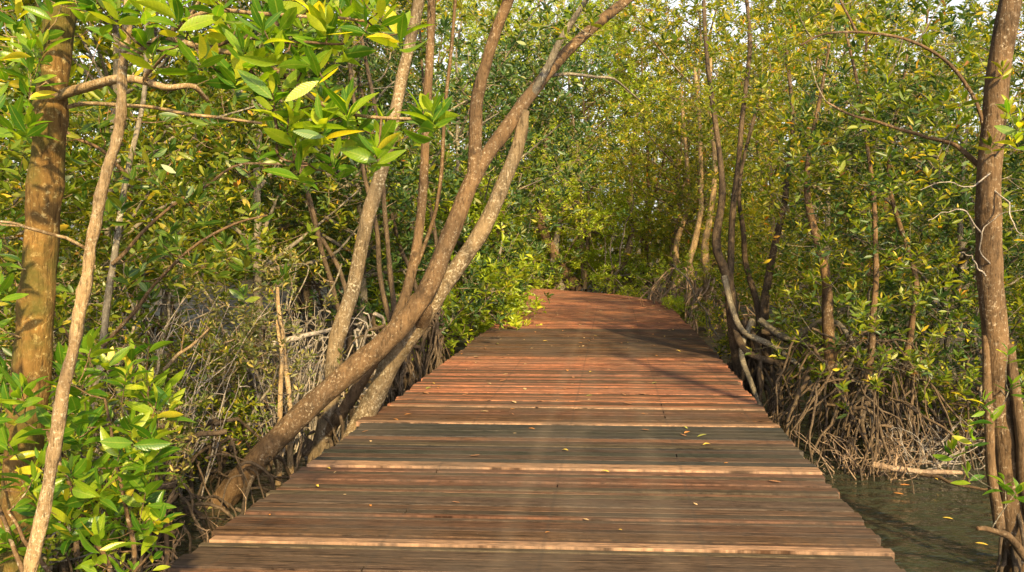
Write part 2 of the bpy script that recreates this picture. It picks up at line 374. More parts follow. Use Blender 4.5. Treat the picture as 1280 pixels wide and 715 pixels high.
def at_s(s):
    i = min(len(PT)-1, max(0, int(s/0.01))); return PT[i]
side_l = side_r = 0
while s < 36:
    x, y, h = at_s(s)
    w = rnd.choice([.045, .055, .065, .08, .10]); thick = .04; raise_ = rnd.uniform(-.0025, .0025)
    t = rnd.random()
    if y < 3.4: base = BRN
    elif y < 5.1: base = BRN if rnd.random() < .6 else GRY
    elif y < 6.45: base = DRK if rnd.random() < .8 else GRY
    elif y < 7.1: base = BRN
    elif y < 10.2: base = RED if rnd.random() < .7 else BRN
    elif y < 13.5: base = BRN if rnd.random() < .6 else GRY  # browner stretch, shadow band across the deck put into the plank tone
    else: base = RED  # far stretch: sunlit look put into the redder plank colour
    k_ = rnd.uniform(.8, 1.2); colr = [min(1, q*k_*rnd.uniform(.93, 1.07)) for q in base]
    ispale = False
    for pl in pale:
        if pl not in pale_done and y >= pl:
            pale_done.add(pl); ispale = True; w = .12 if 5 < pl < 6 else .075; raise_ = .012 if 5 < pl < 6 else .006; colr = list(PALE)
    if rnd.random() < .03 and not ispale: colr = [q*1.6 for q in BRN]
    if int(s/2.9) != int((s-w)/2.9): side_l = rnd.uniform(-.05, .05); side_r = rnd.uniform(-.04, .04)
    lo = -HALF + side_l + rnd.uniform(-.02, .02); hi = HALF + side_r + rnd.uniform(-.02, .02)
    if ispale: lo = -HALF+side_l+rnd.uniform(.0, .05); hi = HALF+side_r+.01
    if 6.42 < y < 7.05: lo -= .07
    xn, yn, hn = at_s(s+w/2)
    sk = R(4.2)*max(0, 1-max(0, y-14)/4)   # the planks lie slightly askew to the walk
    ax = np.array([math.sin(h-sk*-1), -math.cos(h-sk*-1)]); al = np.array([math.cos(h), math.sin(h)])
    segs = [(lo, hi)]
    if rnd.random() < .22 and not ispale:
        c0 = rnd.choice([-.78, .02, .8]); segs = [(lo, c0-.004), (c0+.004, hi)]
    gap = rnd.choice([.004, .006, .009, .014])
    for (l_, h_) in segs:
        a0 = len(V); uo = rnd.uniform(0, 50); kk = rnd.uniform(.88, 1.12)
        dz0 = rnd.uniform(-.003, .003); dz1 = rnd.uniform(-.003, .003); bv = .0015
        nseg = 10
        # cross-section ring swept along the plank, slightly wavy edges
        rings = []
        for q in range(nseg+1):
            u = l_ + (h_-l_)*q/nseg
            e0 = rnd.uniform(-.0018, .0018); e1 = rnd.uniform(-.0018, .0018)
            zz = raise_ + dz0*(1-q/nseg) + dz1*q/nseg
            sec = [(-w/2+e0, -thick), (w/2-gap+e1, -thick), (w/2-gap+e1, -bv), (w/2-gap-bv+e1, 0), (-w/2+bv+e0, 0), (-w/2+e0, -bv)]
            for (sv, sz) in sec:
                pp = np.array([x, y]) + ax*u + al*(sv+w/2)
                V.append((pp[0], pp[1], zz+sz)); UV.append((u, s+sv+uo*0)); 
        def ring(q): return a0 + q*6
        for q in range(nseg):
            for e in range(6):
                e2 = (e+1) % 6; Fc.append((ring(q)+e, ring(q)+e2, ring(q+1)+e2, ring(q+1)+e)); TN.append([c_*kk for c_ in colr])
        Fc.append(tuple(ring(0)+e for e in range(5, -1, -1))); TN.append([c_*kk*1.2 for c_ in colr])
        Fc.append(tuple(ring(nseg)+e for e in range(6))); TN.append([c_*kk*1.2 for c_ in colr])
    s += w
me = bpy.data.meshes.new('decking'); me.from_pydata(V, [], Fc); me.materials.append(M_plank)
uvl = me.uv_layers.new(name='UVMap'); li = np.empty(len(me.loops), int); me.loops.foreach_get('vertex_index', li)
uvl.data.foreach_set('uv', np.array(UV)[li].ravel())
ca = me.color_attributes.new('tone', 'FLOAT_COLOR', 'CORNER')
cc = np.concatenate([np.repeat(np.array([[*t_, 1.0]]), p.loop_total, 0) for t_, p in zip(TN, me.polygons)])
ca.data.foreach_set('color', cc.ravel())
me.update(); link('decking', me, bw)
m, nt, b = new_mat('dark_timber'); nt.links.new(ramp(nt, noise(nt, coords(nt), 9, 6), [(.3, (.03, .022, .016)), (.7, (.09, .065, .045))]).outputs[0], b.inputs['Base Color']); b.inputs['Roughness'].default_value = .85
M_dark = m
def path_strip(u, w, z0, z1, name):
    mbs = MB(); pts = [at_s(q) for q in np.arange(0.2, 35.5, 0.35)]; ring = []
    for (x, y, h) in pts:
        ax = np.array([math.sin(h), -math.cos(h)])
        for (du, z) in ((-w/2, z0), (w/2, z0), (w/2, z1), (-w/2, z1)):
            ring.append([x+ax[0]*(u+du), y+ax[1]*(u+du), z])
    n = len(pts); f = [[i*4+e, i*4+(e+1) % 4, i*4+4+(e+1) % 4, i*4+4+e] for i in range(n-1) for e in range(4)]
    mbs.add(ring, f, smooth=False); mbs.add(ring[:4], [[0, 1, 2, 3]], smooth=False); mbs.add(ring[-4:], [[3, 2, 1, 0]], smooth=False)
    link(name, mbs.mesh(name, [M_dark]), bw)
for u in (-1.5, -.78, .02, .8, 1.5): path_strip(u, .09, -.215, -.048, 'joist')
for q in np.arange(1.0, 35, 2.9):
    x, y, h = at_s(q); ax = np.array([math.sin(h), -math.cos(h), 0])
    c0 = np.array([x, y, -.30]); mbs = MB(); tube(mbs, [c0-ax*1.62, c0, c0+ax*1.62], .075, 6, 0); link('cross_beam', mbs.mesh('cross_beam', [M_dark]), bw)
    for sg in (-1.45, 1.45):
        p = np.array([x, y, 0])+ax*sg; mbs = MB(); tube(mbs, smooth_path([p+[0, 0, -1.4], p+[0, 0, -.8], p+[0, 0, -.24]], 6), .08, 8, 0, .06); link('post', mbs.mesh('post', [M_dark]), bw)

# ------------------------------------------------------------------ tree builders
def root_mesh(start, end, r0, r1, rng, fork=0.4, arch=0.5):
    start = np.asarray(start, float); end = np.asarray(end, float); d = end-start
    hz = np.array([d[0], d[1], 0]); 
    p1 = start + hz*0.35*1.0 + np.array([0, 0, d[2]*(0.10 if arch > .3 else .3) + 0.05*arch]); p2 = start + hz*0.8 + np.array([0, 0, d[2]*(0.48+.1*rng.random())])
    q = smooth_path([start, p1, p2, end + [0, 0, -0.15]], 12); q = wiggle(q, 0.045*np.linalg.norm(d), rng)
    mb = MB(); tube(mb, q, np.linspace(r0, r1, 12), 6, 0, 0.06, rng=rng)
    if rng.random() < fork:
        i = rng.integers(4, 8); e = q[i] + np.array([*(hz[:2]*0.4 + rng.normal(size=2)*0.2), end[2]-q[i][2]-0.12])
        q2 = smooth_path([q[i], (q[i]+e)/2 + hz*0.15 + [0, 0, .08], e], 8); tube(mb, q2, np.linspace(r0*.7, r1*.8, 8), 5, 0, .05, rng=rng)
    return mb
def add_roots(root, n, base, hmin, hmax, rmin, rmax, r0, rng, mat=None, dirs=None, zg=None):
    base0 = np.asarray(base, float)
    for k in range(n):
        a = rng.uniform(0, 6.283) if dirs is None else R(rng.uniform(*dirs))
        h = rng.uniform(hmin, hmax); L = rng.uniform(rmin, rmax)*(0.5+0.5*h/hmax)
        jt = rng.normal(size=2)*(.22 if n > 20 else .0); base = base0 + [jt[0], jt[1], 0]; a += rng.normal()*.3
        s_ = np.array([0.03*math.cos(a), 0.03*math.sin(a), h]) + base; g = (WATER-.02 if zg is None else zg)
        e = np.array([base[0]+L*math.cos(a), base[1]+L*math.sin(a), g - rng.uniform(0, .05)])
        if e[1] < 19 and not (abs(root.location.x)+abs(root.location.y) < 1e-6 and abs(base0[0])+abs(base0[1]) < 1e-6):
            for q_ in (s_, e):
                dd = q_[0]-pathx(q_[1])
                if abs(dd) < 1.9: q_[0] = pathx(q_[1]) + math.copysign(1.9+.25*rng.random(), dd if abs(dd) > .3 else base0[0]-pathx(base0[1]))
        rr0 = r0*rng.uniform(.5, 1.0)*(1.9 if rng.random() < .22 else 1)
        mbb = root_mesh(s_, e, rr0, rr0*.55, rng, 0.45, rng.random())
        link('prop_root', mbb.mesh('prop_root', [mat or M_root]), root)
def crown_tips(n, z0, z1, rad, rng, lean=(0, 0), clump=14, low=0.55):
    cz = rng.uniform(z0, z1, clump); ca_ = rng.uniform(0, 6.283, clump)
    t = (cz-z0)/(z1-z0); rr = rad*(low+(1-low)*np.sin(np.clip(t*1.15, 0, 1)*math.pi*0.62))*np.sqrt(rng.uniform(.15, 1, clump))
    cc = np.stack([np.cos(ca_)*rr+lean[0]*t, np.sin(ca_)*rr+lean[1]*t, cz], -1)
    w = rng.integers(0, clump, n); sp = np.array([.41, .41, .36])*rad/2
    out = cc[w] + rng.normal(size=(n, 3))*sp
    out[:, 2] = np.clip(out[:, 2], z0*0.8, z1+0.6)
    return out, cc
def generic_tree(name, H, rad, z0, ntips, leafm, barkm, seed, r_trunk=0.07, nroots=8, leaf=(.08, .128), stems=1, lean=(0, 0), clump=26, low=.55):
    """tree prototype: trunk (with forks), crown (leaves and twigs), prop roots; origin at water level"""
    rng = np.random.default_rng(seed)
    root = bpy.data.objects.new(name, None); col.objects.link(root)
    mt = MB(); S = []; SR = []
    tips, cc = crown_tips(ntips, z0, H, rad, rng, lean, clump, low)
    for st in range(stems):
        off = rng.normal(size=2)*0.18*(stems > 1)
        q = smooth_path([[0, 0, .35], [off[0]+lean[0]*.2, off[1]+lean[1]*.2, H*.33], [off[0]*2+lean[0]*.6, off[1]*2+lean[1]*.6, H*.66], [off[0]*3+lean[0], off[1]*3+lean[1], H]], 22)
        q = wiggle(q, .09, rng); r_ = np.linspace(r_trunk, .012, 22)*(1 if st == 0 else .7)
        tube(mt, q, r_, 8, 0, .06, rng=rng); S.append(q[5:]); SR.append(r_[5:])
    base = np.concatenate(S); br = np.concatenate(SR)
    for c_ in cc:
        cand = base[:, 2] < c_[2]-0.2
        idx = np.where(cand)[0] if cand.any() else np.array([0])
        d = np.linalg.norm(base[idx]-c_, axis=1) + np.abs(base[idx][:, 2]-(c_[2]-np.linalg.norm(c_[:2])*0.8))
        j_ = idx[int(np.argmin(d))]; a = base[j_]
        q = smooth_path([a, (a+c_)/2+rng.normal(size=3)*.15, c_], 9); r_ = np.linspace(min(br[j_]*.7, .035), .008, 9)
        tube(mt, q, r_, 5, 0, .05, rng=rng); S.append(q[2:]); SR.append(r_[2:])
    me = mt.mesh('trunk', [barkm]); link('trunk', me, root)
    S = np.concatenate(S); SR = np.concatenate(SR)
    mc = MB(); d = twigs_to(mc, tips, S, SR, .0038, 1, rng=rng)
    rosettes(mc, tips, d + rng.normal(size=d.shape)*.03, (5, 9), leaf, None, 0, rng)
    extra = tips + rng.normal(size=tips.shape)*.055; rosettes(mc, extra, d*6+rng.normal(size=tips.shape)*.5+[0, 0, .3], (3, 6), leaf, None, 0, rng)
    link('crown', mc.mesh('crown', [leafm, M_deadR]), root)
    add_roots(root, nroots, np.array([0, 0, 0.]), .25, 1.1, .35, 1.0, .024, rng, zg=-.05)
    return root
def children(o): return [c for c in KIDS.get(o.name, [])]
KIDS = {}
def index_kids():
    KIDS.clear()
    for o in bpy.data.objects:
        if o.parent: KIDS.setdefault(o.parent.name, []).append(o)
def copy_tree(o, parent=None):
    c = o.copy(); col.objects.link(c); c.parent = parent
    for ch in children(o): copy_tree(ch, c)
    return c
def limb(root, pts, r0, r1, mat, k=10, n=24, rough=.06, wig=.012, name='branch', S=None, rng=RNG):
    q = wiggle(smooth_path(pts, n), wig, rng); r_ = np.linspace(r0, r1, n)
    mbb = MB(); tube(mbb, q, r_, k, 0, rough, rng=rng); o = link(name, mbb.mesh(name, [mat]), root)
    if S is not None: S.append((q, r_))
    return q
def crown_part(root, tips, S, leafm, rng, size, per=(5, 9), fine=False, twm=None, name='crown', stem=.07, maxr=.02, k=3, up=.6):
    sk = np.concatenate([s_[0] for s_ in S]); sr = np.concatenate([s_[1] for s_ in S])
    tips = tips[(np.abs(tips[:, 0]-pathx(tips[:, 1])) > 1.95) | (tips[:, 2] > 2.3+.08*tips[:, 1]) | (tips[:, 1] < 3.6)]
    mc = MB(); d = twigs_to(mc, tips, sk, sr, .0022, 1, k=k, rng=rng, maxr=maxr)
    rosettes(mc, tips, d, per, size, tpl_fine() if fine else None, 0, rng, stem, up)
    return link(name, mc.mesh(name, [leafm, twm or M_barkG]), root)

rng = np.random.default_rng(11)
def pxs(lst, D=None): return [P(*a) if len(a) == 3 else P(a[0], a[1], D) for a in lst]

# --- the pair of leaning trunks on the left of the walk (one thing each)
D0 = 6.4
root = empty('mangrove_tree', (0, 0, 0), 'thick reddish trunk leaning right over the walk, rising from the water on the left', 'tree')
S = []
q = limb(root, pxs([(262, 650, 6.3), (320, 575, 6.3), (400, 495, 6.35), (470, 435, 6.4), (528, 372, 6.4), (560, 300, 6.45), (597, 215, 6.5), (632, 165, 6.6), (665, 118, 6.7), (715, 60, 6.9), (790, -5, 7.2), (880, -70, 7.5)]), .100, .036, M_barkR, 14, 60, .05, .012, 'trunk', S)
limb(root, pxs([(592, 225, 6.5), (594, 165, 6.45), (600, 110, 6.4), (618, 50, 6.4), (640, -15, 6.3), (655, -90, 6.2)]), .058, .036, M_barkR, 12, 26, .05, .008, 'branch', S)
limb(root, pxs([(665, 120, 6.7), (690, 70, 6.6), (715, 30, 6.5), (745, -20, 6.4)]), .035, .02, M_barkG, 8, 16, .05, .01, 'branch', S)
limb(root, pxs([(625, 170, 6.6), (680, 95, 6.9), (760, 95, 7.3), (800, 130, 7.8)]), .02, .008, M_barkG, 6, 16, .05, .03, 'branch', S)
add_roots(root, 28, P(275, 620, 6.1)*[1, 1, 0]+[0, 0, WATER], .15, .75, .3, 1.25, .016, rng)
add_roots(root, 14, P(225, 650, 5.2)*[1, 1, 0]+[0, 0, WATER], .15, .6, .3, 1.1, .014, rng)
tips = np.array([P(rng.uniform(600, 860), rng.uniform(-120, 50), rng.uniform(6.2, 7.8)) for _ in range(120)])
crown_part(root, tips, S, M_leaf, rng, (.07, .11))
root = empty('mangrove_tree', (0, 0, 0), 'slimmer lichen-spotted trunk joining the thick leaning trunk at mid height', 'tree')
S = []
limb(root, pxs([(420, 600, 6.9), (452, 530, 6.85), (490, 455, 6.75), (525, 400, 6.65), (553, 358, 6.6), (600, 290, 6.6), (630, 225, 6.6), (648, 178, 6.62), (655, 140, 6.66)]), .095, .048, M_barkL, 14, 50, .05, .01, 'trunk', S)
limb(root, pxs([(525, 400, 6.65), (528, 385, 6.5), (520, 372, 6.42)]), .09, .07, M_barkR, 10, 8, .05, 0, 'knot')
add_roots(root, 7, P(440, 560, 6.9)*[1, 1, 0]+[0, 0, WATER], .2, .7, .25, .7, .024, rng)
root = empty('mangrove_tree', (0, 0, 0), 'pale blotched trunk with a swollen forked base standing beside the deck edge', 'tree')
S = []
limb(root, pxs([(385, 625, 7.2), (400, 560, 7.2), (412, 500, 7.2), (418, 430, 7.25), (440, 360, 7.3), (462, 270, 7.3), (485, 185, 7.35), (505, 90, 7.4), (525, 0, 7.4), (540, -90, 7.4)]), .085, .045, M_barkL, 14, 50, .07, .012, 'trunk', S)
limb(root, pxs([(405, 545, 7.2), (430, 512, 7.1), (455, 470, 7.1), (490, 410, 7.15), (515, 340, 7.3), (527, 260, 7.4), (533, 150, 7.4), (540, 40, 7.4), (541, -80, 7.4)]), .06, .034, M_barkR, 10, 40, .06, .012, 'branch', S)
limb(root, pxs([(522, 330, 7.5), (548, 250, 7.5), (556, 150, 7.5), (566, 40, 7.5), (570, -60, 7.5)]), .02, .015, M_barkR, 6, 24, .04, .012, 'branch', S)
tips = np.array([P(rng.uniform(430, 620), rng.uniform(-140, 0), rng.uniform(6.8, 8)) for _ in range(30)])
crown_part(root, tips, S, M_leaf, rng, (.07, .11))
add_roots(root, 8, P(395, 590, 7.2)*[1, 1, 0]+[0, 0, WATER], .2, .6, .2, .6, .022, rng)
# thin upright grey stems left of it
for (a, lab) in (([(365, 600, 7.0), (362, 520, 7.0), (352, 430, 7.1), (350, 360, 7.1)], 'short straight pole-like stem standing in water by the deck corner'),
                 ([(345, 640, 6.8), (352, 560, 6.9), (350, 470, 7.0), (345, 400, 7.2)], 'thin pale stem in the water left of the blotched forked trunk')):
    root = empty('sapling_tree', (0, 0, 0), lab, 'sapling'); S = []
    limb(root, pxs(a), .028, .016, M_barkT, 8, 24, .06, .02, 'trunk', S)
    e = S[0][0]; tips = e[rng.integers(8, 24, 20)] + rng.normal(size=(20, 3))*.28
    crown_part(root, tips, S, M_leafO, rng, (.05, .08))
# --- near left: mossy trunk and thin tan stem
root = empty('mangrove_tree', (0, 0, 0), 'stout mossy golden-brown trunk at the far left edge', 'tree'); S = []
limb(root, pxs([(-5, 800, 3.3), (12, 700, 3.3), (32, 560, 3.3), (46, 400, 3.3), (54, 290, 3.3), (62, 170, 3.3), (72, 50, 3.3), (80, -60, 3.3), (84, -160, 3.3)]), .078, .052, M_barkM, 16, 60, .06, .006, 'trunk', S)
limb(root, pxs([(62, 125, 3.3), (95, 112, 3.2), (130, 101, 3.1), (165, 99, 3.05), (205, 110, 3.0), (240, 108, 3.0), (260, 125, 3.1)]), .022, .008, M_barkT, 8, 22, .05, .004, 'branch', S)
limb(root, pxs([(60, 145, 3.3), (110, 130, 3.3), (180, 132, 3.2), (250, 142, 3.1), (330, 158, 3.0)]), .010, .005, M_barkT, 6, 22, .05, .01, 'branch', S)
limb(root, pxs([(205, 108, 3.0), (180, 100, 3.0), (205, 70, 2.9), (225, 40, 2.8), (250, 0, 2.7)]), .010, .006, M_barkT, 6, 14, .05, .004, 'branch', S)
tips = np.array([P(rng.uniform(-80, 60), rng.uniform(-60, 160), rng.uniform(2.7, 3.6)) for _ in range(34)] + [P(rng.uniform(-60, 20), rng.uniform(180, 420), rng.uniform(2.8, 3.2)) for _ in range(12)]
                + [P(rng.uniform(60, 260), rng.uniform(-120, 10), rng.uniform(2.9, 3.6)) for _ in range(18)])
crown_part(root, tips, S, M_leafN, rng, (.08, .115), (5, 8), True, M_barkT, maxr=.006, k=5)
add_roots(root, 6, P(0, 780, 3.3)*[1, 1, 0]+[0, 0, WATER], .2, .6, .2, .6, .02, rng)
root = empty('mangrove_tree', (0, 0, 0), 'thin knobbly tan stem right of the mossy trunk, leafy boughs over the top left', 'tree'); S = []
limb(root, pxs([(20, 790, 2.6), (38, 712, 2.6), (58, 610, 2.6), (72, 520, 2.6), (92, 430, 2.6), (108, 350, 2.6), (120, 285, 2.6), (135, 215, 2.6), (150, 160, 2.6), (155, 90, 2.6), (160, 30, 2.6), (165, -60, 2.6)]), .023, .013, M_barkT, 12, 90, .13, .005, 'trunk', S)
limb(root, pxs([(108, 312, 2.6), (85, 298, 2.55), (40, 285, 2.5), (0, 278, 2.45)]), .006, .004, M_barkT, 6, 12, .05, .004, 'branch', S)
limb(root, pxs([(155, 72, 2.6), (178, 62, 2.55), (205, 48, 2.5), (255, 62, 2.45), (300, 72, 2.4), (355, 95, 2.35), (400, 128, 2.35), (450, 143, 2.3), (520, 147, 2.3), (540, 143, 2.3)]), .011, .004, M_barkT, 8, 40, .06, .004, 'branch', S)
limb(root, pxs([(205, 48, 2.5), (250, 20, 2.4), (320, 15, 2.35), (400, 20, 2.3), (460, 25, 2.3)]), .008, .004, M_barkT, 6, 24, .06, .006, 'branch', S)
limb(root, pxs([(300, 72, 2.4), (335, 120, 2.4), (345, 160, 2.4), (350, 195, 2.4), (385, 204, 2.4)]), .006, .0035, M_barkR, 6, 20, .06, .004, 'branch', S)
limb(root, pxs([(255, 62, 2.45), (300, 50, 2.4), (360, 52, 2.3), (430, 53, 2.3)]), .006, .0035, M_barkR, 6, 20, .06, .004, 'branch', S)
spots = [(480, 155), (440, 140), (425, 200), (400, 165), (455, 165), (375, 180), (370, 215), (395, 90), (430, 60), (470, 25), (500, 40), (450, 20), (420, 5), (380, 20), (360, 60), (345, 95), (405, 118), (330, 55), (320, 20), (290, 40), (300, 95),
         (270, 15), (240, 40), (250, 75), (535, 145), (545, 140), (340, 130), (365, 140), (210, 10), (180, 15), (345, -10), (440, -20), (280, -20), (415, 150), (385, 50), (355, 35), (400, 35), (310, 65), (465, 185), (190, 60), (150, 20), (120, -10)]
tips = np.array([P(a+rng.uniform(-16, 12), b_+rng.uniform(-14, 12), rng.uniform(2.2, 2.75)) for a, b_ in spots*2])
crown_part(root, tips, S, M_leafN, rng, (.075, .12), (6, 9), True, M_barkR, maxr=.004, k=5, stem=.05)
# --- near right trunk
root = empty('mangrove_tree', (0, 0, 0), 'stout smooth brown trunk at the far right rising from the water', 'tree'); S = []
limb(root, pxs([(1275, 720, 5.0), (1265, 640, 5.0), (1256, 540, 5.0), (1246, 440, 5.0), (1238, 330, 5.0), (1236, 230, 5.0), (1246, 110, 5.0), (1262, -10, 5.0), (1275, -120, 5.0)]), .087, .060, M_barkR, 16, 60, .04, .008, 'trunk', S)
limb(root, pxs([(1250, 660, 4.9), (1240, 590, 4.92), (1234, 500, 4.95), (1232, 420, 5.0)]), .034, .022, M_barkR, 10, 24, .06, .004, 'buttress')
limb(root, pxs([(1300, 690, 4.9), (1282, 600, 4.9), (1270, 500, 4.9), (1262, 430, 4.95)]), .045, .025, M_barkR, 10, 24, .06, .006, 'buttress')
limb(root, pxs([(1242, 240, 5.0), (1228, 150, 5.0), (1210, 110, 5.0), (1180, 75, 5.0), (1135, 50, 5.0), (1085, 41, 5.0), (1030, 42, 5.0), (1000, 55, 5.0)]), .013, .006, M_barkR, 8, 40, .05, .006, 'branch', S)
limb(root, pxs([(1072, 42, 5.0), (1060, 20, 5.0), (1045, -10, 5.0)]), .010, .006, M_barkR, 6, 10, .05, .004, 'branch', S)
limb(root, pxs([(1245, 225, 5.0), (1190, 180, 5.2), (1140, 168, 5.4), (1085, 150, 5.5), (1035, 128, 5.6)]), .018, .008, M_barkR, 6, 24, .05, .015, 'branch', S)
limb(root, pxs([(1285, 700, 4.8), (1262, 672, 4.7), (1240, 662, 4.65), (1222, 661, 4.6)]), .028, .012, M_barkR, 8, 14, .1, .004, 'branch', S)
tips = np.array([P(rng.uniform(980, 1330), rng.uniform(-60, 130), rng.uniform(4.8, 6.2)) for _ in range(60)] + [P(rng.uniform(1150, 1330), rng.uniform(120, 250), rng.uniform(4.6, 5.8)) for _ in range(26)])
for a in ([(1240, 235, 4.95), (1262, 262, 4.8), (1275, 290, 4.7), (1300, 300, 4.6)], [(1238, 330, 4.95), (1225, 310, 4.8), (1228, 290, 4.75), (1250, 270, 4.7), (1290, 262, 4.6)],
          [(1235, 300, 5.0), (1205, 270, 4.9), (1190, 262, 4.9), (1160, 272, 4.9)], [(1240, 215, 4.95), (1215, 232, 4.85), (1190, 225, 4.8), (1150, 240, 4.8)],
          [(1240, 200, 4.95), (1262, 180, 4.8), (1280, 190, 4.7), (1300, 230, 4.6)], [(1232, 345, 4.95), (1215, 322, 4.9), (1200, 318, 4.9)]):
    limb(root, pxs(a), .006, .002, M_dead, 5, 16, .05, .02, 'twig', S)
crown_part(root, tips, S, M_leaf, rng, (.07, .105), (5, 9))
sub = np.array([P(a, b_, d_) for a, b_, d_ in ((1272, 612, 4.6), (1255, 600, 4.65), (1230, 500, 4.7), (1240, 520, 4.7), (1265, 480, 4.7), (1215, 545, 4.8), (1190, 560, 4.9), (1260, 440, 4.7), (1275, 150, 4.6), (1260, 130, 4.6), (1270, 170, 4.6), (1210, 590, 4.8))])
crown_part(root, sub, S, M_leafN, rng, (.09, .13), (5, 8), True, M_barkG, 'crown', maxr=.005, k=5)
add_roots(root, 6, P(1268, 650, 5.0)*[1, 1, 0]+[0, 0, WATER], .15, .45, .15, .45, .02, rng)
# --- right bank multi-stem trees with arching roots
root = empty('mangrove_tree', (0, 0, 0), 'many-stemmed mangrove with arching roots leaning over the right deck edge', 'tree'); S = []
Dm = 10.0
for a, r_ in (([(925, 470, 10), (915, 400, 10), (905, 345, 10), (897, 300, 10), (905, 230, 10.1), (890, 120, 10.2), (880, 0, 10.3)], .085),
              ([(930, 465, 10), (920, 390, 10), (913, 330, 10), (915, 260, 10), (925, 170, 10), (935, 60, 10), (930, -40, 10)], .055),
              ([(940, 465, 10.2), (950, 400, 10.2), (938, 340, 10.3), (928, 290, 10.3), (922, 230, 10.4), (950, 120, 10.4)], .05),
              ([(960, 470, 10.1), (958, 400, 10.1), (962, 330, 10.1), (978, 250, 10.1), (990, 170, 10.2), (985, 60, 10.3)], .065)):
    limb(root, pxs(a), r_, .02, M_root, 9, 34, .08, .03, 'trunk', S)
limb(root, pxs([(915, 385, 9.9), (920, 412, 9.8), (930, 436, 9.6), (955, 450, 9.5), (985, 453, 9.4), (1020, 440, 9.3)]), .05, .035, M_root, 9, 34, .08, .006, 'prop_root')
for a, r_ in (([(905, 345, 9.9), (925, 410, 9.7), (975, 440, 9.4), (1010, 470, 9.2), (1025, 520, 9.1)], .04), ([(950, 400, 10.0), (985, 425, 9.7), (1005, 415, 9.6), (1040, 395, 9.5), (1062, 380, 9.6)], .045),
              ([(940, 400, 9.9), (925, 440, 9.6), (945, 490, 9.3), (960, 530, 9.1)], .038), ([(1000, 420, 9.4), (1030, 400, 9.0), (1060, 420, 8.6), (1085, 480, 8.3), (1095, 540, 8.1)], .035)):
    limb(root, pxs(a), r_, r_*.7, M_barkG, 9, 26, .08, .02, 'prop_root')
add_roots(root, 34, P(935, 450, 10)*[1, 1, 0]+[0, 0, WATER], .35, 1.15, .3, 1.3, .032, rng)
tips = np.array([P(rng.uniform(880, 1060), rng.uniform(-90, 330), rng.uniform(9.6, 11.4)) for _ in range(260)] + [P(rng.uniform(885, 1040), rng.uniform(-60, 300), rng.uniform(9.0, 9.8)) for _ in range(260)])
crown_part(root, tips, S, M_leafY, rng, (.065, .105), (5, 9), maxr=.012)
for lab, px, D, n, seed in (('thick brown trunk on a dense stilt-root skirt halfway along the right bank', 1040, 8.4, 46, 3), ('mangrove with a drooping root skirt between the thick brown trunk and the far right trunk', 1130, 8.0, 38, 4),
                            ('mangrove with pale tangled stilt roots just before the open water', 1085, 7.6, 38, 5)):
    rg = np.random.default_rng(seed); root = empty('mangrove_tree', (0, 0, 0), lab, 'tree'); S = []
    b0 = P(px, 430, D); b0[2] = WATER+.75
    pts = [b0, b0+[rg.uniform(-.1, .1), 0, .9], b0+[rg.uniform(-.3, .3), .4, 2.0], b0+[rg.uniform(-.4, .4), .8, 3.6]]
    limb(root, pts, (.07 if seed == 3 else .035), .012, M_barkR, 10, 40, .06, .02, 'trunk', S)
    add_roots(root, n, b0*[1, 1, 0]+[0, 0, WATER], .2, 1.25, .15, 1.25, .016, rg)
    tips = b0 + np.stack([rg.normal(size=330)*.75+.2, rg.normal(size=330)*.6-.45, rg.uniform(.0, 3.7, 330)+.05], -1)
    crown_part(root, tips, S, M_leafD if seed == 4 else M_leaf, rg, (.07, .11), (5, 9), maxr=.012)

# ------------------------------------------------------------------ prototypes and the rest of the wood
pA = generic_tree('mangrove_tree', 7.6, 2.2, .75, 1500, M_leaf, M_barkG, 21, .075, 9)
pB = generic_tree('mangrove_tree', 6.6, 1.9, .6, 1350, M_leaf, M_barkR, 22, .065, 10, stems=2)
pC = generic_tree('mangrove_tree', 8.4, 2.4, 1.4, 1500, M_leafY, M_barkL, 23, .085, 8, stems=2)
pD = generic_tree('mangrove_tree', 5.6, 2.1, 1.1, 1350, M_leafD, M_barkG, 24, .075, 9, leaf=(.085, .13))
pH = generic_tree('mangrove_tree', 7.2, 2.1, 1.9, 1200, M_leaf, M_barkG, 28, .06, 16, stems=1)
pI = generic_tree('mangrove_tree', 7.6, 2.2, .7, 1500, M_leafB, M_barkL, 29, .07, 9, stems=2)  # far trees given the brightened leaf, sunlight put into its colour
pE = generic_tree('mangrove_shrub', 2.6, 1.05, .35, 420, M_leafB, M_barkG, 25, .03, 6, stems=3, clump=14, low=.8)
pF = generic_tree('mangrove_shrub', 1.9, 1.0, .3, 300, M_leafO, M_barkG, 26, .025, 8, leaf=(.045, .075), stems=3, clump=14, low=.8)
pG = generic_tree('mangrove_shrub', 1.8, .8, .3, 260, M_leaf, M_barkG, 27, .025, 8, leaf=(.07, .105), stems=3, clump=12, low=.8)
PR = dict(A=pA, B=pB, C=pC, D=pD, E=pE, F=pF, G=pG, H=pH, I=pI)
index_kids()
used = set()
def place(kind, x, y, sc_, rz, label, group):
    o = PR[kind]
    if kind in used: o = copy_tree(o)
    used.add(kind)
    z = float(ground_z(np.array(x), np.array(y)))
    o.location = (x, y, max(z, WATER-.12)+.02); o.rotation_euler = (0, 0, R(rz)); o.scale = (sc_, sc_, sc_)
    tag(o, label, 'shrub' if kind in 'EFG' else 'tree', group)
    o.name = 'mangrove_shrub' if kind in 'EFG' else 'mangrove_tree'
LB, RB, FB = 'trees of the left bank', 'trees of the right bank', 'trees around the far bend'
SB = 'low shrubs under the trees'
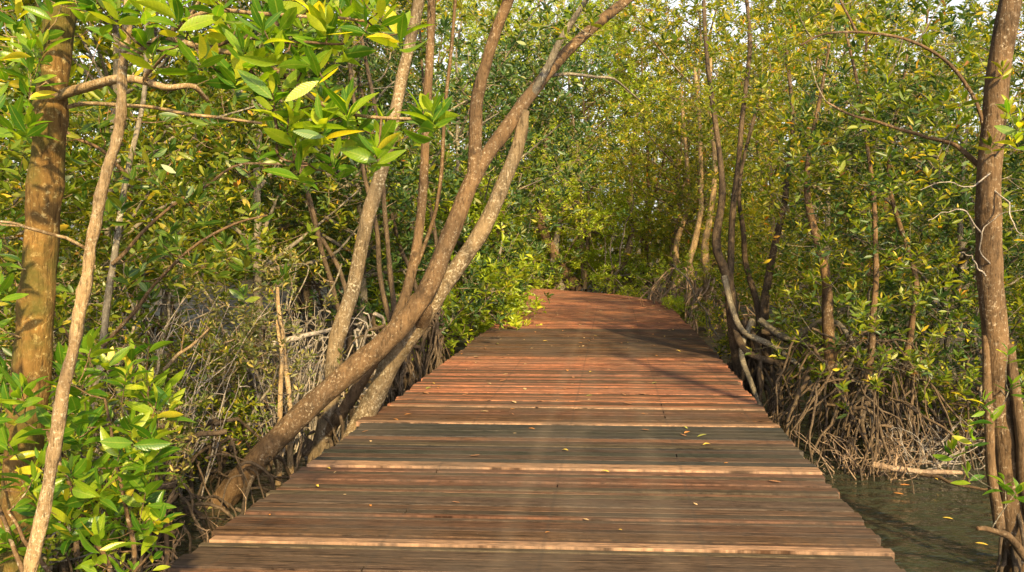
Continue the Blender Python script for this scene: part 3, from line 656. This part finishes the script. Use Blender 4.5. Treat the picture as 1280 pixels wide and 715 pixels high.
T = [
 # left bank
 ('B', -4.9, 5.6, .95, 20, 'leafy mangrove filling the gap behind the mossy left trunk', LB),
 ('H', -3.9, 7.9, .9, 80, 'leafy mangrove between the mossy left trunk and the blotched forked trunk', LB),
 ('H', -6.2, 8.8, 1.0, 200, 'mangrove deep in the left thicket behind the tan stem', LB),
 ('H', -3.1, 9.8, 1.0, 140, 'mangrove directly behind the blotched forked trunk', LB),
 ('D', -2.2, 11.6, 1.05, 30, 'dark mangrove seen between the two leaning trunks', LB),
 ('H', -5.2, 12.0, 1.05, 310, 'tall mangrove showing above the grey dead brush', LB),
 ('C', -3.6, 14.2, 1.0, 50, 'tall yellowish mangrove behind the leaning trunks', LB),
 ('D', -.95, 14.6, 1.1, 260, 'dark-leaved tree whose canopy hangs over the bright shrub', LB),
 ('B', -8.6, 11.0, 1.1, 70, 'mangrove at the back of the left thicket', LB),
 ('A', -7.5, 15.5, 1.15, 160, 'tallest mangrove at the back of the left thicket', LB),
 ('B', -2.6, 17.6, 1.05, 200, 'mangrove on the inside of the boardwalk bend behind the bright shrub', LB),
 ('A', -5.0, 19.5, 1.1, 10, 'mangrove far back on the inside of the bend', LB),
 ('D', -4.4, 16.4, 1.1, 120, 'dark mangrove half hidden behind the thick leaning trunk', LB),
 ('A', -5.7, 7.1, 1.05, 130, 'tall mangrove showing between the left edge and the mossy trunk', LB),
 # right bank
 ('A', 6.1, 6.9, .60, 45, 'leafy mangrove right behind the stout far right trunk', RB),
 ('D', 4.95, 8.9, .72, 95, 'low dark mangrove whose leaves hang above the tangled roots', RB),
 ('A', 4.5, 11.4, .76, 250, 'mangrove with sunlit leaves behind the many-stemmed tree', RB),
 ('C', 6.3, 11.0, .68, 170, 'yellowish tall mangrove above the root tangle', RB),
 ('B', 7.9, 9.6, .78, 20, 'mangrove at the right picture edge behind the stout trunk', RB),
 ('C', 4.9, 14.6, .66, 300, 'yellow-leaved mangrove reaching over the right side of the walk', RB),
 ('B', 6.4, 14.6, 1.0, 130, 'mangrove in the second row of the right bank', RB),
 ('A', 9.3, 13.6, .86, 210, 'tall mangrove far back at the right', RB),
 ('C', 6.7, 18.2, 1.0, 80, 'tall yellowish mangrove before the sky gaps at the upper right', RB),
 ('B', 8.8, 18.6, 1.1, 330, 'mangrove deep in the right wood before the pale opening', RB),
 ('A', 11.6, 17.2, 1.0, 100, 'rearmost tall mangrove at the right edge', RB),
 # far bend
 ('B', 5.0, 20.9, .55, 60, 'mangrove on the outside of the bend where the deck edge turns', FB),
 ('C', 4.6, 23.6, .72, 150, 'mangrove behind the turn of the deck, right of centre', FB),
 ('I', 2.3, 25.3, .95, 240, 'mangrove straight behind the far end of the walk', FB),
 ('I', 1.0, 27.2, 1.0, 15, 'mangrove behind the leaning far trunk', FB),
 ('I', -.6, 29.5, 1.05, 190, 'mangrove at the far end beside the bright shrub', FB),
 ('C', 5.9, 23.0, 1.0, 20, 'tall mangrove behind the arching pale roots at the bend', FB),
 ('A', 7.6, 24.5, 1.1, 70, 'mangrove far back to the right of the bend', FB),
 ('B', 4.6, 27.5, 1.1, 110, 'mangrove in the back row of the bend, right of centre', FB),
 ('C', 1.8, 30.5, 1.1, 40, 'dark mangrove in the back row straight ahead', FB),
 ('A', -3.2, 32.5, 1.1, 280, 'mangrove beyond the hidden end of the walk', FB),
 ('D', -5.6, 23.5, 1.2, 10, 'dark mangrove filling the wood left of the hidden walk', FB),
 ('I', -1.6, 35.0, 1.2, 30, 'rearmost mangrove seen over the far end of the walk', FB),
 ('A', 3.2, 33.5, 1.15, 220, 'tall green mangrove closing the view, right of the leaning far trunk', FB),
 # shrubs
 ('E', -1.15, 12.7, 1.3, 30, 'bright yellow-green shrub beside the left deck edge', SB),
 ('E', -.85, 14.2, 1.2, 250, 'tallest bright yellow-green shrub, just behind the one by the left deck edge', SB),
 ('E', -.8, 15.9, 1.4, 130, 'bright yellow-green shrub farther on, touching the deck corner', SB),
 ('F', -3.0, 5.75, .8, 0, 'small-leaved olive shrub left of the thick trunk foot', SB),
 ('F', -3.3, 7.2, 1.0, 90, 'olive shrub among grey dead brush in the left thicket', SB),
 ('F', -2.6, 8.4, 1.05, 200, 'olive shrub behind the blotched forked trunk foot', SB),
 ('F', -4.4, 6.2, 1.1, 280, 'olive shrub behind the tan stem', SB),
 ('G', -2.75, 4.6, .7, 60, 'leafy low shrub at the lower left between tan stem and deck', SB),
 ('G', -3.35, 6.5, .95, 200, 'fresh green shrub in front of the grey dead twigs, left thicket', SB),
 ('G', -2.75, 7.3, .75, 310, 'small fresh green shrub left of the thin pale pole-like stems', SB),
 ('G', -4.3, 7.3, 1.1, 80, 'fresh green shrub deeper in the left thicket above the dead brush', SB),
 ('G', -3.15, 4.75, 1.0, 160, 'leafy shrub just behind the mossy trunk', SB),
 ('G', 4.6, 7.9, .9, 20, 'leafy low shrub on the root tangle left of the stout right trunk', SB),
 ('G', 4.0, 9.4, .95, 220, 'leafy low shrub beneath the many-stemmed tree', SB),
 ('G', 3.7, 13.0, .9, 120, 'leafy shrub along the right deck edge past the many-stemmed tree', SB),
 ('E', 3.9, 17.6, .6, 300, 'bright shrub by the right deck edge near the turn', SB),
 ('E', 6.9, 8.9, 1.1, 340, 'bright-leaved shrub behind the stout right trunk', SB),
 ('G', 5.2, 20.2, 1.0, 250, 'leafy shrub at the outside of the bend', SB),
 ('E', 2.9, 23.9, 1.2, 200, 'bright low shrub behind the far deck edge', SB),
 ('E', .9, 26.2, 1.3, 140, 'bright low shrub behind the far end of the walk', SB),
]
for t_ in T: place(*(t_ if t_[6] != FB else (t_[0], t_[1], t_[2], t_[3]*1.3, *t_[4:])))

root = empty('mangrove_tree', (0, 0, 0), 'low-branched mangrove with dark drooping leaf clusters right behind the tan stem', 'tree'); S = []
limb(root, pxs([(95, 760, 5.2), (105, 600, 5.2), (118, 480, 5.2), (130, 380, 5.25), (150, 250, 5.3), (180, 120, 5.4), (190, 0, 5.4)]), .035, .012, M_barkG, 8, 40, .06, .02, 'trunk', S)
for a in ([(122, 440, 5.2), (190, 360, 5.1), (260, 300, 5.0), (330, 270, 5.0)], [(140, 330, 5.25), (220, 260, 5.3), (300, 210, 5.4), (390, 200, 5.6)], [(160, 220, 5.3), (100, 170, 5.1), (40, 150, 5.0)], [(118, 480, 5.2), (70, 400, 5.1), (20, 350, 5.0)]):
    limb(root, pxs(a), .014, .006, M_barkR, 6, 20, .06, .03, 'branch', S)
add_roots(root, 8, P(100, 700, 5.2)*[1, 1, 0]+[0, 0, WATER], .2, .7, .3, .8, .016, rng)
tips = np.array([P(rng.uniform(-20, 410), rng.uniform(110, 370), rng.uniform(4.7, 5.9)) for _ in range(150)])
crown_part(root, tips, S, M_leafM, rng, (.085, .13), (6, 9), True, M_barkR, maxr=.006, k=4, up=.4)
# near low foliage, lower left
root = empty('mangrove_shrub', (0, 0, 0), 'glossy large-leaved shrub filling the lower left corner', 'shrub'); S = []
for a in ([(150, 800, 3.1), (130, 700, 3.0), (95, 620, 2.95), (60, 540, 2.9)], [(160, 800, 3.1), (170, 700, 3.1), (150, 600, 3.1), (130, 500, 3.2)], [(120, 800, 2.8), (60, 720, 2.75), (10, 640, 2.7)],
          [(190, 780, 3.2), (210, 690, 3.2), (200, 600, 3.25), (190, 540, 3.3)], [(60, 800, 2.9), (20, 700, 3.0), (-20, 560, 3.1)]):
    limb(root, pxs(a), .013, .005, M_barkR, 6, 20, .06, .01, 'stem', S)
tips = np.array([P(rng.uniform(-20, 200), rng.uniform(460, 680), rng.uniform(2.75, 3.5)) for _ in range(72)] + [P(rng.uniform(60, 220), rng.uniform(420, 540), rng.uniform(3.2, 3.8)) for _ in range(24)])
tips = tips[tips[:, 2] > WATER+.1]
crown_part(root, tips, S, M_leafN, rng, (.085, .135), (6, 9), True, M_barkR, maxr=.006, k=5)
root = empty('mangrove_shrub', (0, 0, 0), 'small sprig of dark glossy leaves at the very bottom left beside the deck', 'shrub'); S = []
limb(root, pxs([(150, 760, 2.9), (165, 720, 2.9), (190, 690, 2.9)]), .008, .004, M_barkR, 6, 10, .05, .004, 'stem', S)
crown_part(root, np.array([P(a, b_, 2.9) for a, b_ in ((190, 690), (150, 700), (165, 712), (120, 705))]), S, M_leafN, rng, (.06, .085), (5, 7), True, M_barkR, maxr=.005, k=5)

# arching root arcs and leaning trunks at the bend
root = empty('mangrove_tree', (0, 0, 0), 'dark leaning trunk with a splayed foot at the far end of the walk', 'tree', None); S = []
g = P(708, 362, 25.5); g[2] = WATER
limb(root, [g+[.35, 0, .5], g+[0, 0, .95], g+[-.45, .1, 1.8], g+[-.8, .2, 3.2], g+[-.6, .3, 6]], .26, .08, M_barkR, 10, 30, .12, .05, 'trunk', S)
limb(root, [g+[-.1, 0, .3], g+[-.3, 0, 1.2], g+[-.35, .1, 2.0], g+[.1, .3, 4.5]], .22, .06, M_barkG, 10, 24, .12, .05, 'trunk', S)
add_roots(root, 8, g, .4, 1.2, .5, 1.3, .05, rng)
tips = g + np.stack([rng.normal(size=130)*1.2, rng.normal(size=130)*.8, rng.uniform(2.6, 6.2, 130)], -1); crown_part(root, tips, S, M_leaf, rng, (.08, .12))
root = empty('mangrove_tree', (0, 0, 0), 'slim pale trunk on spread stilts right of the leaning far trunk', 'tree', None); S = []
g = P(776, 366, 24.3); g[2] = WATER
limb(root, [g+[0, 0, 1.2], g+[.3, 0, 2.2], g+[.25, .1, 3.6], g+[.5, .2, 6]], .12, .05, M_barkL, 9, 24, .08, .05, 'trunk', S)
add_roots(root, 12, g, .7, 1.5, .5, 1.3, .05, rng, M_barkL)
tips = g + np.stack([rng.normal(size=130)*1.1, rng.normal(size=130)*.8, rng.uniform(2.2, 6.2, 130)], -1); crown_part(root, tips, S, M_leafY, rng, (.08, .12))
for i_, (px, D, lab) in enumerate(((868, 19.5, 'sunlit tan trunk amid a root thicket beyond the right deck edge'), (885, 17.5, 'sunlit thin trunk nearest the right deck edge before the bend'), (850, 21.5, 'slight upright trunk behind the arching roots at the turn'))):
    root = empty('mangrove_tree', (0, 0, 0), lab, 'tree'); S = []
    g = P(px, 380, D); g[2] = WATER
    limb(root, [g+[0, 0, .9], g+[-.1, 0, 1.8], g+[.15, .1, 3.2], g+[.0, .2, 6.2]], .10, .04, M_barkT, 9, 30, .08, .06, 'trunk', S)
    add_roots(root, 22, g, .5, 1.6, .5, 1.8, .032, rng, M_deadR)
    tips = g + np.stack([rng.normal(size=110)*.9, rng.normal(size=110)*.7, rng.uniform(2.8, 6.4, 110)], -1); crown_part(root, tips, S, M_leafY, rng, (.075, .11))
# left bank: dense pale stilt roots behind the slim leaning trunk
for lab, x, y, n in (('stilt-rooted mangrove crowding the left deck edge behind the slim leaning trunk', -1.35, 9.2, 40), ('stilt-rooted mangrove with grey root curtain before the bright shrub', -1.1, 10.9, 40),
                     ('stilt-rooted mangrove with twisted grey stems behind the thick leaning trunk', -2.0, 9.9, 30)):
    root = empty('mangrove_tree', (0, 0, 0), lab, 'tree'); S = []
    b0 = np.array([x, y, WATER])
    for st in range(2):
        o_ = rng.normal(size=2)*.15
        limb(root, [b0+[0, 0, .7], b0+[o_[0], o_[1], 1.6], b0+[o_[0]*2-.2, o_[1]*2, 2.9], b0+[o_[0]*3-.5, o_[1]*3+.3, 5.2]], .04, .015, M_root, 8, 26, .08, .06, 'trunk', S)
    add_roots(root, n, b0, .4, 1.25, .3, 1.0, .02, rng, M_dead if n < 40 else M_root)
    tips = b0 + np.stack([rng.normal(size=120)*.7-.5, rng.normal(size=120)*.6+.2, rng.uniform(2.6, 5.4, 120)], -1); crown_part(root, tips, S, M_leafD, rng, (.07, .11), maxr=.01)

# ------------------------------------------------------------------ dead brush and logs
def brush_mesh(n, spread, h, mat, rg, r=.006, flat=False):
    mbb = MB()
    for k in range(n):
        a = rg.uniform(0, 6.28); L = rg.uniform(.4, 1)*spread
        s_ = np.array([rg.normal()*spread*.25, rg.normal()*spread*.25, -.05])
        e = s_ + np.array([math.cos(a)*L*.7, math.sin(a)*L*.7, rg.uniform(.15, 1)*h])
        q = wiggle(smooth_path([s_, (s_+e)/2+rg.normal(size=3)*.08*L+[0, 0, .1*h], e], 8), .02, rg); tube(mbb, q, np.linspace(r*rg.uniform(.6, 1.6), r*.3, 8), 4, 0, cap=False)
        for _ in range(3):
            i = rg.integers(2, 7); d = unit(rg.normal(size=3)+[0, 0, .4])*rg.uniform(.1, .35)*L
            tube(mbb, smooth_path([q[i], q[i]+d*.5+rg.normal(size=3)*.02, q[i]+d], 5), np.linspace(r*.6, r*.2, 5), 3, 0, cap=False)
    return mbb
for x, y, z, n, sp, h, mt, rr_, lab in (
    (-3.0, 6.3, .0, 90, 1.0, 1.35, M_dead, .008, 'heap of grey dead twigs behind the olive shrub, left thicket'),
    (-3.5, 7.0, .0, 120, 1.3, 1.7, M_dead, .009, 'largest tangle of bleached grey branches in the left thicket'),
    (-2.3, 8.2, .0, 90, 1.0, 1.6, M_dead, .009, 'grey dead brush behind the blotched forked trunk'),
    (-4.6, 6.6, .0, 90, 1.2, 1.8, M_dead, .009, 'grey dead brush behind the tan stem'),
    (-2.1, 4.7, .0, 36, .8, .55, M_deadR, .008, 'brown fallen twigs below the shrub by the deck, lower left'),
    (3.25, 7.25, .0, 60, .7, .45, M_deadR, .007, 'pile of tan dead twigs lying in water by the deck edge'),
    (3.9, 7.5, .05, 40, .8, .5, M_dead, .007, 'bleached grey dead branch spray lying before the root tangle'),
    (4.9, 8.0, .0, 60, 1.1, .7, M_deadR, .009, 'brown dead twigs under the low dark leaves at the right'),
    (3.8, 18.6, .1, 70, 1.2, 1.2, M_deadR, .012, 'reddish dry twig thicket outside the deck turn')):
    rg = np.random.default_rng(int(abs(x*100+y*10)))
    mbb = brush_mesh(n, sp, h, mt, rg, rr_); o = link('dead_brush', mbb.mesh('dead_brush', [mt])); o.location = (x, y, max(WATER, float(ground_z(np.array(x), np.array(y))))+z)
    tag(o, lab, 'dead branches', 'heaps of dead brush')
def log(lab, pts, r0, r1, mat):
    mbb = MB(); q = wiggle(smooth_path(pts, 20), .012); tube(mbb, q, np.linspace(r0, r1, 20), 8, 0, .08)
    for _ in range(2):
        i = RNG.integers(5, 16); d = unit(RNG.normal(size=3)+[0, 0, .6])*.22; tube(mbb, [q[i], q[i]+d*.5, q[i]+d], [r0*.4, r0*.3, r0*.15], 5, 0)
    tag(link('fallen_branch', mbb.mesh('fallen_branch', [mat])), lab, 'branch', 'fallen branches')
gl = lambda px, py, z: (lambda p0: p0)(P(px, py, 1)*0 + (lambda d: np.array([0, 0, CAMH]) + d*((z-CAMH)/d[2]))(P(px, py, 1)-np.array([0, 0, CAMH])))
log('pale fallen branch lying on the water before the tangled roots', [gl(1088, 580, -.5), gl(1140, 588, -.52), gl(1205, 592, -.56)], .03, .018, M_deadR)
log('long thin brown fallen branch crossing the water towards the stout right trunk', [gl(1150, 592, -.55), gl(1190, 603, -.56), gl(1238, 612, -.55)], .018, .010, M_barkR)
log('bleached fallen stick in the left thicket', [P(205, 462, 6.3), P(235, 435, 6.3), P(262, 408, 6.3)], .016, .008, M_barkT)
log('grey fallen branch lying behind the blotched forked trunk', [P(340, 430, 7.6), P(385, 420, 7.8), P(430, 405, 8.0)], .03, .02, M_dead)

# far wood closing the view: one mass
rg = np.random.default_rng(77); mbb = MB(); n = 26000
ang = rg.uniform(-1.15, 1.15, n); dist = rg.uniform(34, 52, n)
clx = rg.normal(size=(220, 3))
base = np.stack([np.sin(ang)*dist, np.cos(ang)*dist, rg.uniform(0, 1, n)**1.25*(8.5+2.2*np.sin(ang*9)+1.2*np.sin(ang*23)) - .4], -1)
rosettes(mbb, base + rg.normal(size=base.shape)*.3, rg.normal(size=base.shape)+[0, 0, .4], (6, 9), (.22, .42), None, 0, rg, .3)
for k in range(70):
    a = rg.uniform(-1.1, 1.1); d = rg.uniform(34, 48); p = np.array([math.sin(a)*d, math.cos(a)*d, -.6])
    tube(mbb, wiggle(smooth_path([p, p+[rg.normal()*.3, 0, 3], p+[rg.normal()*.8, 0, 7.5]], 10), .1, rg), np.linspace(.14, .05, 10), 6, 1)
tag(link('far_forest', mbb.mesh('far_forest', [M_leaf, M_barkG])), 'far mangrove wood closing the view behind the nearer trees', 'forest', kind='stuff')

# ------------------------------------------------------------------ fallen leaves on the deck
def flat_leaf(name, colr, rg):
    V_, F_ = tpl_fine(.2, 6); V_ = V_.copy(); V_[:, 2] = V_[:, 2]*rg.uniform(-.9, .9) + .12*V_[:, 0]**2 + .16*np.sin(V_[:, 1]*3)*rg.uniform(.3, 1); V_[:, 2] -= V_[:, 2].min()
    mbb = MB(); mbb.add(V_, F_); m, nt, b = new_mat(name+'_mat')
    nt.links.new(ramp(nt, noise(nt, coords(nt), 6, 4), [(.35, tuple(q*.55 for q in colr)), (.6, colr)]).outputs[0], b.inputs['Base Color']); b.inputs['Roughness'].default_value = .55
    return mbb.mesh(name, [m])
kinds = [('yellow', (.50, .34, .05)), ('orange', (.42, .17, .04)), ('brown', (.22, .10, .045)), ('tan', (.50, .34, .18)), ('olive', (.20, .20, .04))]
rg = np.random.default_rng(5); FL = [(flat_leaf('fallen_leaf', c_, rg), n_) for n_, c_ in kinds]
for k in range(170):
    y = 4.0 + 15.5*rg.random()**1.0; u = rg.uniform(-1.62, 1.62); i_ = int(rg.choice(5, p=[.14, .30, .30, .22, .04]))
    x, yy, h = at_s((y+3.0)*1.0078); p = (x+math.sin(h)*u, yy-math.cos(h)*u)
    o = link('fallen_leaf', FL[i_][0]); o.location = (p[0], p[1], .0065); o.rotation_euler = (rg.uniform(-.08, .08), rg.uniform(-.08, .08), rg.uniform(0, 6.28))
    s_ = rg.uniform(.03, .085) if y > 5 else rg.uniform(.02, .05); o.scale = (s_, s_, s_)
    tag(o, f'small fallen {FL[i_][1]} leaf lying on the planks of the walk', 'leaf', 'fallen leaves scattered on the boardwalk')

for k in range(12):
    x = rg.uniform(2.3, 4.6); y = rg.uniform(4.6, 7.2); i_ = int(rg.choice(5, p=[.25, .2, .25, .15, .15]))
    if x < pathx(y) + 1.85: continue
    o = link('floating_leaf', FL[i_][0]); o.location = (x, y, WATER+.003); o.rotation_euler = (0, 0, rg.uniform(0, 6.28)); s_ = rg.uniform(.05, .09); o.scale = (s_, s_, s_*.4)
    tag(o, f'small {FL[i_][1]} leaf floating on the water right of the deck', 'leaf', 'leaves floating on the water')
